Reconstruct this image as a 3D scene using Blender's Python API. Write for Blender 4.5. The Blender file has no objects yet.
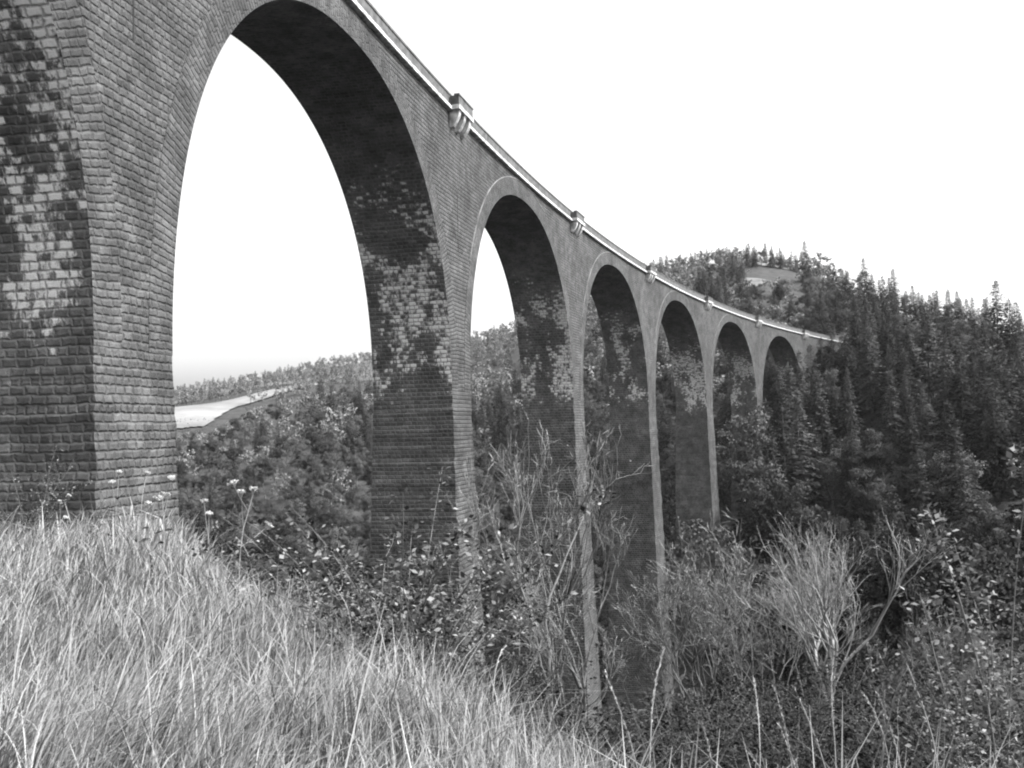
import bpy, math, random
import numpy as np
from mathutils import Vector, Matrix
from mathutils.bvhtree import BVHTree

random.seed(7); rng = np.random.default_rng(11)
scene = bpy.context.scene
COL = scene.collection
PI = math.pi

# ------------------------------------------------------------------ camera figures
FPX = 990.9                      # focal length in pixels at 1024 wide
HORIZON = 429.4
ROLL = -.02354
PITCH = math.atan((HORIZON - 384) / FPX)

# ------------------------------------------------------------------ viaduct figures (metres, camera at the origin)
X0, Y0, TH0, KAP = -2.719, 52.988, 0.24354, 0.00218
ZS, RAD, RISE, SUP, WID, RING = 2.08, 13.295, 13.58, 2.2, 4.34, 1.12   # springing, half span, rise, curve exponent, width, ring depth
GRADE = -0.00066
BAY = 30.0
Z_CORN = 16.87
def F(s, off, z):
    th = TH0 + KAP * s
    x = X0 + (math.cos(TH0) - math.cos(th)) / KAP - math.cos(th) * off
    y = Y0 + (math.sin(th) - math.sin(TH0)) / KAP + math.sin(th) * off
    return (x, y, z + GRADE * s)
CX, CY, RC = X0 + math.cos(TH0) / KAP, Y0 - math.sin(TH0) / KAP, 1 / KAP
def inv(x, y):
    r = math.hypot(x - CX, y - CY)
    th = math.atan2(y - CY, -(x - CX))
    return (th - TH0) / KAP, r - RC          # s, off (positive = behind the near face)

# ------------------------------------------------------------------ terrain table: rows are directions, columns distances
DS = np.array([0, 3, 6, 10, 16, 25, 40, 60, 85, 110, 140, 170, 210, 260, 330, 420, 550, 800, 1600.])
TAB = [
 (-180, [-1.5, -1.4, -1.3, -1.1, -0.9, -0.5, 0, 1, 2, 4, 5, 6, 7, 9, 12, 16, 20, 25, 25]),
 (-110, [-1.6, -1.5, -1.4, -1.3, -1.1, -0.8, 0, 1, 2, 4, 5, 6, 7, 9, 12, 16, 20, 25, 25]),
 (-50,  [-1.6, -1.6, -1.6, -1.6, -1.6, -1.7, -2, -2, -3, -4, -5, -5, -5, -4, 0, 5, 12, 20, 20]),
 (-27.3,[-1.6, -1.6, -1.62, -1.65, -1.7, -1.75, -5, -10, -15, -18, -20, -18, -14, -8, 5, 9, 11, 12, 12]),
 (-18.5,[-1.6, -1.62, -1.66, -1.7, -1.8, -2.15, -7, -14, -20, -24, -25, -22, -16, -8, 7, 14, 19, 20, 20]),
 (-13.0,[-1.6, -1.63, -1.68, -1.82, -3.2, -6.5, -11, -18, -24, -27, -26, -22, -16, -7, 7, 20, 32, 35, 35]),
 (-8.4, [-1.6, -1.65, -1.72, -2.3, -5, -9.5, -15, -22, -27, -29, -27, -23, -15, -5, 7, 21, 39, 42, 42]),
 (-3.6, [-1.6, -1.66, -1.78, -3.0, -5.6, -9.4, -15.5, -24, -30, -32, -30, -26, -16, -4, 10, 27, 46, 50, 50]),
 (0.2,   [-1.6, -1.66, -2.0, -3.5, -5.5, -8.4, -13.8, -20.8, -28.5, -34, -32, -27, -17, -3, 13, 33, 56, 58, 58]),
 (8.2,  [-1.6, -1.68, -2.3, -3.7, -5.7, -8.6, -14, -21, -29.5, -35.5, -34, -26, -12, 7, 34, 66, 68, 64, 62]),
 (14.0, [-1.6, -1.7, -2.3, -3.3, -4.9, -7.6, -12.6, -20, -28, -33, -29, -16, 3, 22, 45, 69, 69, 60, 60]),
 (17.8, [-1.6, -1.7, -2.3, -3.2, -4.8, -7.4, -12.3, -19, -26.5, -29, -22, -5, 12, 24, 40, 57, 58, 55, 55]),
 (21.4, [-1.6, -1.7, -2.3, -3.2, -4.7, -7.2, -12, -18.5, -25, -23, -14, 0, 14, 21, 31, 36, 40, 40, 40]),
 (27.3, [-1.6, -1.68, -2.3, -3.2, -4.7, -7, -11.5, -17, -21, -16.5, -7, 3, 10, 16, 22, 25, 27, 30, 30]),
 (45,   [-1.6, -1.68, -2.2, -3.5, -5, -8, -11, -14, -15, -10, -3, 3, 8, 13, 16, 19, 22, 24, 24]),
 (110,  [-1.55, -1.6, -1.8, -2.4, -3.5, -5, -8, -10, -10, -8, -4, 0, 4, 8, 12, 16, 20, 25, 25]),
 (180,  [-1.5, -1.4, -1.3, -1.1, -0.9, -0.5, 0, 1, 2, 4, 5, 6, 7, 9, 12, 16, 20, 25, 25]),
]
TAZ = np.array([t[0] for t in TAB], float); TH = np.array([t[1] for t in TAB], float)
AZ = np.concatenate([np.arange(-180, -60, 4), np.arange(-60, 60, 0.75), np.arange(60, 180.1, 4)])
DD = np.concatenate([[0], np.geomspace(1.2, 1600, 170)])
_ld = np.log(DD + 2); _ls = np.log(DS + 2)
_g = np.stack([np.interp(_ld, _ls, row) for row in TH])
GRID = np.stack([np.interp(AZ, TAZ, _g[:, j]) for j in range(len(DD))], 1)
for _ in range(3):                                   # round the table's corners
    k = GRID.copy(); k[1:-1] = (GRID[:-2] + 2 * GRID[1:-1] + GRID[2:]) / 4; GRID = k
    k = GRID.copy(); k[:, 2:-1] = (GRID[:, 1:-2] + 2 * GRID[:, 2:-1] + GRID[:, 3:]) / 4; GRID = k
_a, _d = np.meshgrid(np.radians(AZ), DD, indexing='ij')
_X, _Y = np.sin(_a) * _d, np.cos(_a) * _d
GRID += (np.sin(_X * .031 + 1) * np.cos(_Y * .027) + .5 * np.sin(_X * .067 + _Y * .05)) * np.clip((_d - 10) / 150, 0, 1) * 1.3
GRID += (np.sin(_X * 1.7) * np.cos(_Y * 1.3 + .5) + np.sin(_X * .7 + _Y * .9)) * .035 * np.clip(_d / 4, 0, 1) * np.clip((60 - _d) / 40, 0, 1)
def ground(x, y):
    x = np.asarray(x, float); y = np.asarray(y, float)
    a = np.degrees(np.arctan2(x, y)); d = np.hypot(x, y)
    i = np.clip(np.searchsorted(AZ, a) - 1, 0, len(AZ) - 2); j = np.clip(np.searchsorted(DD, d) - 1, 0, len(DD) - 2)
    fa = np.clip((a - AZ[i]) / (AZ[i + 1] - AZ[i]), 0, 1); fd = np.clip((d - DD[j]) / (DD[j + 1] - DD[j]), 0, 1)
    return (GRID[i, j] * (1 - fa) * (1 - fd) + GRID[i + 1, j] * fa * (1 - fd) + GRID[i, j + 1] * (1 - fa) * fd + GRID[i + 1, j + 1] * fa * fd)
def at(u, d):
    """ground point seen in direction of image column u at depth d"""
    x = (u - 512) / FPX * d
    return x, d, float(ground(x, d))
def v_of(d, z, u=512): return HORIZON - z / d * FPX + ROLL * (u - 512)

# ------------------------------------------------------------------ materials
def mat(name, base=.3, rough=.9):
    m = bpy.data.materials.new(name); m.use_nodes = True
    b = m.node_tree.nodes['Principled BSDF']
    b.inputs['Base Color'].default_value = (base, base, base, 1); b.inputs['Roughness'].default_value = rough
    b.inputs['Specular IOR Level'].default_value = .15
    return m, m.node_tree, b
def N(nt, t, **kw):
    n = nt.nodes.new(t)
    for k, v in kw.items():
        if k in n.inputs: n.inputs[k].default_value = v
        else: setattr(n, k, v)
    return n
def math_(nt, op, a, b=None, c=None, clamp=False):
    n = nt.nodes.new('ShaderNodeMath'); n.operation = op; n.use_clamp = clamp
    for i, q in enumerate((a, b, c)):
        if q is None: continue
        if isinstance(q, (int, float)): n.inputs[i].default_value = q
        else: nt.links.new(q, n.inputs[i])
    return n.outputs[0]
def mrange(nt, v, a, b, c, d, smooth=True):
    n = nt.nodes.new('ShaderNodeMapRange'); n.interpolation_type = 'SMOOTHSTEP' if smooth else 'LINEAR'
    nt.links.new(v, n.inputs[0])
    for i, q in enumerate((a, b, c, d)): n.inputs[i + 1].default_value = q
    return n.outputs[0]
def mix(nt, f, a, b):
    n = nt.nodes.new('ShaderNodeMix'); n.data_type = 'FLOAT'
    for i, q in ((0, f), (2, a), (3, b)):
        if isinstance(q, (int, float)): n.inputs[i].default_value = q
        else: nt.links.new(q, n.inputs[i])
    return n.outputs[0]

def stone(name, lo, hi, mortar, stains=0., bump=.6, course=.215, length=.37, msize=.055, joint=.6):
    m, nt, b = mat(name, .2, .92)
    L = nt.links
    uv = N(nt, 'ShaderNodeUVMap'); uv.uv_map = 'UVMap'
    geo = N(nt, 'ShaderNodeNewGeometry')
    nz = N(nt, 'ShaderNodeTexNoise', Scale=1.3, Detail=5., Roughness=.7); L.new(geo.outputs['Position'], nz.inputs['Vector'])
    nz2 = N(nt, 'ShaderNodeTexNoise', Scale=6., Detail=3., Roughness=.6); L.new(geo.outputs['Position'], nz2.inputs['Vector'])
    # wobble the courses so that joints are not ruled lines
    wob = N(nt, 'ShaderNodeVectorMath', operation='MULTIPLY_ADD'); L.new(nz.outputs['Color'], wob.inputs[0])
    wob.inputs[1].default_value = (.22, .10, 0); L.new(uv.outputs[0], wob.inputs[2])
    wo2 = N(nt, 'ShaderNodeVectorMath', operation='MULTIPLY_ADD'); L.new(nz2.outputs['Color'], wo2.inputs[0])
    wo2.inputs[1].default_value = (.11, .07, 0); L.new(wob.outputs[0], wo2.inputs[2])
    br = N(nt, 'ShaderNodeTexBrick', offset=.43, offset_frequency=2, squash=.7, squash_frequency=3)
    br.inputs['Scale'].default_value = 1.; br.inputs['Mortar Size'].default_value = msize; br.inputs['Mortar Smooth'].default_value = 1.
    br.inputs['Bias'].default_value = 0; br.inputs['Brick Width'].default_value = length; br.inputs['Row Height'].default_value = course
    br.inputs['Color1'].default_value = (0, 0, 0, 1); br.inputs['Color2'].default_value = (1, 1, 1, 1); br.inputs['Mortar'].default_value = (.5, .5, .5, 1)
    L.new(wo2.outputs[0], br.inputs['Vector'])
    rnd = br.outputs['Color']; fac = br.outputs['Fac']
    big = N(nt, 'ShaderNodeTexNoise', Scale=.16, Detail=5., Roughness=.6); L.new(geo.outputs['Position'], big.inputs['Vector'])
    med = N(nt, 'ShaderNodeTexNoise', Scale=.9, Detail=6., Roughness=.65); L.new(geo.outputs['Position'], med.inputs['Vector'])
    fine = N(nt, 'ShaderNodeTexNoise', Scale=7., Detail=6., Roughness=.75); L.new(geo.outputs['Position'], fine.inputs['Vector'])
    fn = mrange(nt, fine.outputs[0], .3, .7, 0, 1)
    t = math_(nt, 'MULTIPLY_ADD', rnd, .5, math_(nt, 'MULTIPLY', fn, .5))
    col = mix(nt, t, lo, hi)
    col = math_(nt, 'MULTIPLY', col, mrange(nt, big.outputs[0], .3, .7, .78, 1.22))
    col = math_(nt, 'MULTIPLY', col, mrange(nt, med.outputs[0], .3, .7, .66, 1.34))
    col = mix(nt, math_(nt, 'MULTIPLY', fac, math_(nt, 'MULTIPLY', mrange(nt, nz.outputs[0], .35, .65, .4, 1.), joint)), col, math_(nt, 'MULTIPLY', mrange(nt, med.outputs[0], .3, .7, .6, 1.3), mortar))
    if stains:
        lift = N(nt, 'ShaderNodeTexNoise', Scale=.035, Detail=2.); L.new(geo.outputs['Position'], lift.inputs['Vector'])
        shf = N(nt, 'ShaderNodeVectorMath', operation='MULTIPLY_ADD'); L.new(lift.outputs['Color'], shf.inputs[0]); shf.inputs[1].default_value = (0, 0, 6.); L.new(geo.outputs['Position'], shf.inputs[2])
        sep = N(nt, 'ShaderNodeSeparateXYZ'); L.new(shf.outputs[0], sep.inputs[0])
        band = math_(nt, 'MULTIPLY', mrange(nt, sep.outputs[2], 3.6, 6.2, 0, 1), mrange(nt, sep.outputs[2], 11.5, 18.5, 1, 0))
        st = N(nt, 'ShaderNodeTexNoise', Scale=.42, Detail=5., Roughness=.62)
        sv = N(nt, 'ShaderNodeVectorMath', operation='MULTIPLY'); L.new(geo.outputs['Position'], sv.inputs[0]); sv.inputs[1].default_value = (1.2, 1.2, .6)
        L.new(sv.outputs[0], st.inputs['Vector'])
        patch = math_(nt, 'MULTIPLY', band, mrange(nt, st.outputs[0], .35, .57, 0, 1))
        spk = N(nt, 'ShaderNodeTexNoise', Scale=5., Detail=5., Roughness=.75); L.new(sv.outputs[0], spk.inputs['Vector'])
        sp = math_(nt, 'MULTIPLY_ADD', mrange(nt, spk.outputs[0], .3, .7, 0, 1), .45, math_(nt, 'MULTIPLY', rnd, .55))
        thr = math_(nt, 'SUBTRACT', 1.0, math_(nt, 'MULTIPLY', patch, .66))
        wh = mrange(nt, math_(nt, 'SUBTRACT', sp, thr), -.06, .24, 0, 1)
        wh = math_(nt, 'MULTIPLY', wh, math_(nt, 'SUBTRACT', 1., math_(nt, 'MULTIPLY', fac, .55)))
        col = mix(nt, math_(nt, 'MULTIPLY', wh, stains), col, .54)
        col = math_(nt, 'ADD', col, math_(nt, 'MULTIPLY', patch, .025 * stains))
    cc = N(nt, 'ShaderNodeCombineColor')
    for i in range(3): L.new(col, cc.inputs[i])
    L.new(cc.outputs[0], b.inputs['Base Color'])
    h = math_(nt, 'SUBTRACT', math_(nt, 'MULTIPLY_ADD', fine.outputs[0], .7, math_(nt, 'MULTIPLY', rnd, .45)), math_(nt, 'MULTIPLY', fac, 1.3))
    bp = N(nt, 'ShaderNodeBump', Strength=bump, Distance=.09); L.new(h, bp.inputs['Height']); L.new(bp.outputs[0], b.inputs['Normal'])
    return m

def noisy(name, lo, hi, scale, rough=.9, detail=6., bump=0., dist=.05):
    m, nt, b = mat(name, lo, rough); L = nt.links
    geo = N(nt, 'ShaderNodeNewGeometry')
    a = N(nt, 'ShaderNodeTexNoise', Scale=scale, Detail=detail, Roughness=.65); L.new(geo.outputs['Position'], a.inputs['Vector'])
    c = mrange(nt, a.outputs[0], .3, .7, lo, hi)
    cc = N(nt, 'ShaderNodeCombineColor')
    for i in range(3): L.new(c, cc.inputs[i])
    L.new(cc.outputs[0], b.inputs['Base Color'])
    if bump:
        bp = N(nt, 'ShaderNodeBump', Strength=bump, Distance=dist); L.new(a.outputs[0], bp.inputs['Height']); L.new(bp.outputs[0], b.inputs['Normal'])
    return m
def leafmat(name, lo, hi, spread=.35, rough=.8, trans=.25, power=1.5, crown=None, upright=0.):
    """foliage: every leaf its own tone, every plant its own tone; leaves of a crown shade with the bend of the crown's surface"""
    m, nt, b = mat(name, lo, rough); L = nt.links
    b.inputs['Specular IOR Level'].default_value = .06
    geo = N(nt, 'ShaderNodeNewGeometry'); oi = N(nt, 'ShaderNodeObjectInfo')
    t = math_(nt, 'POWER', geo.outputs['Random Per Island'], power)
    c = mix(nt, t, lo, hi)
    c = math_(nt, 'MULTIPLY', c, math_(nt, 'MULTIPLY_ADD', oi.outputs['Random'], 2 * spread, 1 - spread))
    cc = N(nt, 'ShaderNodeCombineColor')
    for i in range(3): L.new(c, cc.inputs[i])
    L.new(cc.outputs[0], b.inputs['Base Color'])
    nrm = None
    if crown or upright:
        if crown:                                    # direction away from the crown's axis, tilted upward
            tc = N(nt, 'ShaderNodeTexCoord'); vm = N(nt, 'ShaderNodeVectorMath', operation='MULTIPLY_ADD')
            L.new(tc.outputs['Object'], vm.inputs[0]); vm.inputs[1].default_value = crown[0]; vm.inputs[2].default_value = crown[1]
            nv = N(nt, 'ShaderNodeVectorMath', operation='NORMALIZE'); L.new(vm.outputs[0], nv.inputs[0])
            vt = N(nt, 'ShaderNodeVectorTransform', vector_type='VECTOR', convert_from='OBJECT', convert_to='WORLD'); L.new(nv.outputs[0], vt.inputs[0]); src = vt.outputs[0]; k = 1.5
        else:
            cv = N(nt, 'ShaderNodeCombineXYZ'); cv.inputs[2].default_value = 1.; src = cv.outputs[0]; k = upright
        ad = N(nt, 'ShaderNodeVectorMath', operation='MULTIPLY_ADD'); L.new(src, ad.inputs[0]); ad.inputs[1].default_value = (k, k, k); L.new(geo.outputs['Normal'], ad.inputs[2])
        nn = N(nt, 'ShaderNodeVectorMath', operation='NORMALIZE'); L.new(ad.outputs[0], nn.inputs[0]); nrm = nn.outputs[0]
        L.new(nrm, b.inputs['Normal'])
    if trans:
        tr = N(nt, 'ShaderNodeBsdfTranslucent'); L.new(cc.outputs[0], tr.inputs[0])
        if nrm: L.new(nrm, tr.inputs['Normal'])
        mx = N(nt, 'ShaderNodeMixShader'); mx.inputs[0].default_value = trans
        L.new(b.outputs[0], mx.inputs[1]); L.new(tr.outputs[0], mx.inputs[2])
        L.new(mx.outputs[0], nt.nodes['Material Output'].inputs[0])
    return m

M = {}
M['front'] = stone('coursed_basalt_face', .028, .09, .035, 0, .6, joint=.22)
M['ring'] = stone('basalt_voussoirs', .03, .09, .035, 0, .55, .19, .48, .05, .22)
M['side'] = stone('stained_basalt', .03, .115, .13, 1., .55)
M['soffit'] = M['side']
M['cornice'] = noisy('pale_cut_stone', .18, .6, 2.6)
M['parapet'] = noisy('grey_parapet_stone', .055, .125, 2.2, bump=.3)
M['line'] = noisy('pale_moulding', .09, .22, 1.)
M['joint'] = noisy('dark_joint', .012, .025, 2.)
M['deck'] = noisy('ballast', .18, .3, 12., bump=.4)
M['ground'] = noisy('woodland_floor', .02, .05, .35, bump=.5, dist=.3)
M['field'] = noisy('pale_pasture', .11, .2, .05)
M['clearing'] = noisy('bare_rock_clearing', .06, .15, .12, bump=.4, dist=.4)
M['heath'] = noisy('pale_heath', .045, .11, .06)
M['bark'] = noisy('bark', .06, .13, 4., bump=.4)
M['palebark'] = noisy('pale_bark', .06, .14, 5.)
M['ashbark'] = noisy('ash_bark', .22, .4, 5.)
M['needle'] = leafmat('spruce_needles', .02, .078, .5, trans=.1, crown=((1, 1, .12), (0, 0, .2)))
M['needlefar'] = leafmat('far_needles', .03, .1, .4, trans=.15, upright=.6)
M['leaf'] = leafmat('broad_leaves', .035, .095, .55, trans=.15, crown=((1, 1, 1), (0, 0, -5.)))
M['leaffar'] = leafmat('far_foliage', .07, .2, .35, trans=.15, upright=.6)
M['bush'] = leafmat('bush_leaves', .016, .068, .4, trans=.15, power=3., upright=.8)
M['bramble'] = leafmat('bramble_leaves', .02, .24, .15, power=3.5, upright=.5)
M['sapling'] = leafmat('pale_sapling_leaves', .04, .27, .15, power=2.5, upright=.4)
M['twig'] = leafmat('twigs', .08, .2, .3, trans=0)
M['paletwig'] = leafmat('pale_twigs', .14, .32, .1, trans=0)
M['grass'] = leafmat('dry_meadow_grass', .09, .32, 0., .7, .2, 1.5, upright=.45)
M['stem'] = leafmat('dry_stems', .14, .34, .2, trans=0)
M['darkstem'] = noisy('dark_stems', .07, .14, 6.)
M['flower'] = leafmat('white_umbels', .4, .62, .05, upright=.5)

# ------------------------------------------------------------------ object helpers
def prop(o, label=None, cat=None, group=None, kind=None):
    if label: o['label'] = label
    if cat: o['category'] = cat
    if group: o['group'] = group
    if kind: o['kind'] = kind
    return o
def link(o, parent=None):
    COL.objects.link(o)
    if parent: o.parent = parent
    return o
def empty(name, loc=(0, 0, 0), rz=0., sc=1.):
    o = bpy.data.objects.new(name, None); o.empty_display_size = .2
    o.location = loc; o.rotation_euler = (0, 0, rz); o.scale = (sc, sc, sc)
    return link(o)
def qmesh(name, V, Q, mats, mi=None, smooth=False):
    V = np.asarray(V, np.float32).reshape(-1, 3); Q = np.asarray(Q, np.int32).reshape(-1, 4)
    me = bpy.data.meshes.new(name)
    me.vertices.add(len(V)); me.vertices.foreach_set('co', V.ravel())
    me.loops.add(Q.size); me.loops.foreach_set('vertex_index', Q.ravel())
    me.polygons.add(len(Q)); me.polygons.foreach_set('loop_start', np.arange(0, Q.size, 4, dtype=np.int32))
    for m in mats: me.materials.append(m)
    if mi is not None: me.polygons.foreach_set('material_index', np.asarray(mi, np.int32))
    if smooth: me.polygons.foreach_set('use_smooth', np.ones(len(Q), bool))
    me.update(calc_edges=True)
    return me
class UVMesh:
    """faces with explicit UVs in metres"""
    def __init__(self): self.v = []; self.f = []; self.uv = []
    def face(self, pts, uvs):
        i = len(self.v); self.v += [tuple(p) for p in pts]; self.f.append(tuple(range(i, i + len(pts)))); self.uv += list(uvs)
    def box(self, s0, s1, o0, o1, z0, z1, n=1):
        """a box following the viaduct's curve"""
        for i in range(n):
            a = s0 + (s1 - s0) * i / n; b = s0 + (s1 - s0) * (i + 1) / n
            self.face([F(a, o0, z0), F(b, o0, z0), F(b, o0, z1), F(a, o0, z1)], [(a, z0), (b, z0), (b, z1), (a, z1)])
            self.face([F(b, o1, z0), F(a, o1, z0), F(a, o1, z1), F(b, o1, z1)], [(b, z0), (a, z0), (a, z1), (b, z1)])
            self.face([F(a, o0, z1), F(b, o0, z1), F(b, o1, z1), F(a, o1, z1)], [(a, o0), (b, o0), (b, o1), (a, o1)])
            self.face([F(a, o1, z0), F(b, o1, z0), F(b, o0, z0), F(a, o0, z0)], [(a, o1), (b, o1), (b, o0), (a, o0)])
        for s, w in ((s0, 1), (s1, -1)):
            p = [F(s, o1, z0), F(s, o0, z0), F(s, o0, z1), F(s, o1, z1)]; q = [(o1, z0), (o0, z0), (o0, z1), (o1, z1)]
            self.face(p[::w], q[::w])
    def build(self, name, m, parent):
        me = bpy.data.meshes.new(name); me.from_pydata(self.v, [], self.f)
        ul = me.uv_layers.new(name='UVMap'); ul.data.foreach_set('uv', np.array(self.uv, np.float32).ravel())
        for k in (m if isinstance(m, list) else [m]): me.materials.append(k)
        me.update()
        return link(bpy.data.objects.new(name, me), parent)

# ------------------------------------------------------------------ ground
na, nd = len(AZ), len(DD)
gv = np.stack([_X, _Y, GRID], -1).reshape(-1, 3)
ii, jj = np.meshgrid(np.arange(na - 1), np.arange(nd - 1), indexing='ij')
gq = np.stack([ii * nd + jj, (ii + 1) * nd + jj, (ii + 1) * nd + jj + 1, ii * nd + jj + 1], -1).reshape(-1, 4)[:, ::-1]
gm = qmesh('ground', gv, gq, [M['ground']], smooth=True)
ground_ob = link(bpy.data.objects.new('ground', gm)); prop(ground_ob, kind='structure', label='dark wooded valley ground under trees, grass and viaduct', cat='ground')

def draped(name, pts_ud, m, lift, label):
    """a sheet draped over the hillside inside an outline given by (column, depth)"""
    P = np.array([((u - 512) / FPX * d, d) for u, d in pts_ud])
    lo, hi = P.min(0), P.max(0); n = 120
    gx = np.linspace(lo[0], hi[0], n); gy = np.linspace(lo[1], hi[1], n)
    XX, YY = np.meshgrid(gx, gy, indexing='ij')
    cxy = np.stack([(XX[:-1, :-1] + XX[1:, 1:]) / 2, (YY[:-1, :-1] + YY[1:, 1:]) / 2], -1).reshape(-1, 2)
    ins = inside(cxy[:, 0], cxy[:, 1], P)
    a, b = np.meshgrid(np.arange(n - 1), np.arange(n - 1), indexing='ij')
    q = np.stack([a * n + b, (a + 1) * n + b, (a + 1) * n + b + 1, a * n + b + 1], -1).reshape(-1, 4)[ins]
    V = np.stack([XX, YY, ground(XX, YY) + lift], -1).reshape(-1, 3)
    o = link(bpy.data.objects.new(name, qmesh(name, V, q, [m], smooth=True)))
    prop(o, label=label, cat=name.replace('_', ' '), kind='structure')
    return P
def inside(x, y, P):
    x = np.atleast_1d(x); y = np.atleast_1d(y); r = np.zeros(len(x), bool)
    for (x1, y1), (x2, y2) in zip(P, np.roll(P, -1, 0)):
        c = (y1 > y) != (y2 > y)
        with np.errstate(divide='ignore', invalid='ignore'):
            r ^= c & (x < (x2 - x1) * (y - y1) / (y2 - y1) + x1)
    return r
OPEN = []
OPEN.append(draped('field', [(60, 282), (170, 286), (205, 292), (235, 332), (262, 352), (325, 404), (318, 416), (250, 376), (180, 338), (60, 325)], M['field'], .5, 'pale sloping pasture on the far hillside seen through the nearest arch'))
draped('hillside', [(-60, 405), (170, 400), (300, 425), (420, 430), (430, 640), (-60, 640)], M['heath'], .3, 'pale heath on the far hillside between scattered trees')
GLADE = []
GLADE.append(draped('clearing', [(752, 384), (768, 376), (790, 374), (806, 384), (812, 396), (796, 404), (778, 398), (762, 404)], M['clearing'], .4, 'pale rocky clearing just below the wooded summit'))
GLADE.append(draped('clearing', [(716, 326), (736, 316), (760, 318), (776, 332), (750, 344), (728, 342)], M['clearing'], .4, 'pale bare patch lower down on the wooded hill above the parapet'))

# ------------------------------------------------------------------ viaduct
via = empty('viaduct', F(-30, 2.7, -3))
via['label'] = 'tall curved basalt railway viaduct with round arches crossing the wooded valley'; via['category'] = 'viaduct'
VIA_INV = Matrix.Translation(-Vector(via.location))
def vpart(mesh, name, m, parent=None):
    o = mesh.build(name, m, parent or via)
    if parent is None or parent is via: o.matrix_parent_inverse = VIA_INV
    return o
HP = BAY / 2 - RAD                                   # half pier at the springing
NBAY = range(-1, 8)                                   # bay k spans s = (k-2)*30 .. (k-1)*30
S_END = (8 - 1) * BAY - BAY / 2
viaduct_parts = []
rj = random.Random(3)
def build_pier(k):
    sc = (k - 2) * BAY
    x, y, _ = F(sc, WID / 2, 0)
    zb = min(float(ground(*F(sc + a, o, 0)[:2])) for a in (-4, 4) for o in (-2, WID + 2)) - 1.5
    m = UVMesh(); mf = []
    course = .25 if k <= 2 else .5
    n = max(2, int((ZS - zb) / course))
    rows = []
    for i in range(n + 1):
        z = ZS - (ZS - zb) * i / n
        dep = ZS - z
        ba, bf = dep * .0256, dep * .028
        jit = lambda: rj.uniform(-.034, .034) if i else 0
        rows.append([(sc - HP - ba + jit(), -bf + jit(), z), (sc + HP + ba + jit(), -bf + jit(), z), (sc + HP + ba + jit(), WID + bf + jit(), z), (sc - HP - ba + jit(), WID + bf + jit(), z)])
    for a, b in zip(rows[:-1], rows[1:]):
        for i in range(4):
            j = (i + 1) % 4
            nx = 1
            p, q, r, t = b[i], b[j], a[j], a[i]
            U = (lambda c: (c[0], c[2])) if i in (0, 2) else (lambda c: (c[1], c[2]))
            m.face([F(*p), F(*q), F(*r), F(*t)], [U(p), U(q), U(r), U(t)]); mf.append(0 if i in (0, 2) else 1)
    o = vpart(m, 'pier', [M['front'], M['side']])
    o.data.polygons.foreach_set('material_index', mf)
    viaduct_parts.append(o)
    return o
ARC = []
def arc(i, n, extra=0.):
    """point i of n along the arch curve, pushed outward by extra, and its length along the curve"""
    def q(t):
        c, w = math.cos(t), math.sin(t)
        return math.copysign(abs(c) ** (2 / SUP), c) * RAD, abs(w) ** (2 / SUP) * RISE
    t = PI - PI * i / n
    x, z = q(t); e = 1e-4
    t0, t1 = min(PI, t + e), max(0, t - e); x0, z0 = q(t0); x1, z1 = q(t1)
    nx, nz = -(z1 - z0), x1 - x0; L = math.hypot(nx, nz) + 1e-12; nx, nz = nx / L, nz / L
    if i == 0: nx, nz = -1., 0.
    if i == n: nx, nz = 1., 0.
    return x + nx * extra, ZS + z + nz * extra
def extr(s, mid, R):
    return float(np.interp(s - mid, EX, EZ, left=ZS, right=ZS))
ZT = Z_CORN
NA = 90
_e = [arc(i, NA, RING) for i in range(NA + 1)]; EX = [p[0] for p in _e]; EZ = [p[1] for p in _e]
_c = [arc(i, NA) for i in range(NA + 1)]; LEN = np.concatenate([[0], np.cumsum([math.dist(a, b) for a, b in zip(_c[:-1], _c[1:])])])
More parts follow.
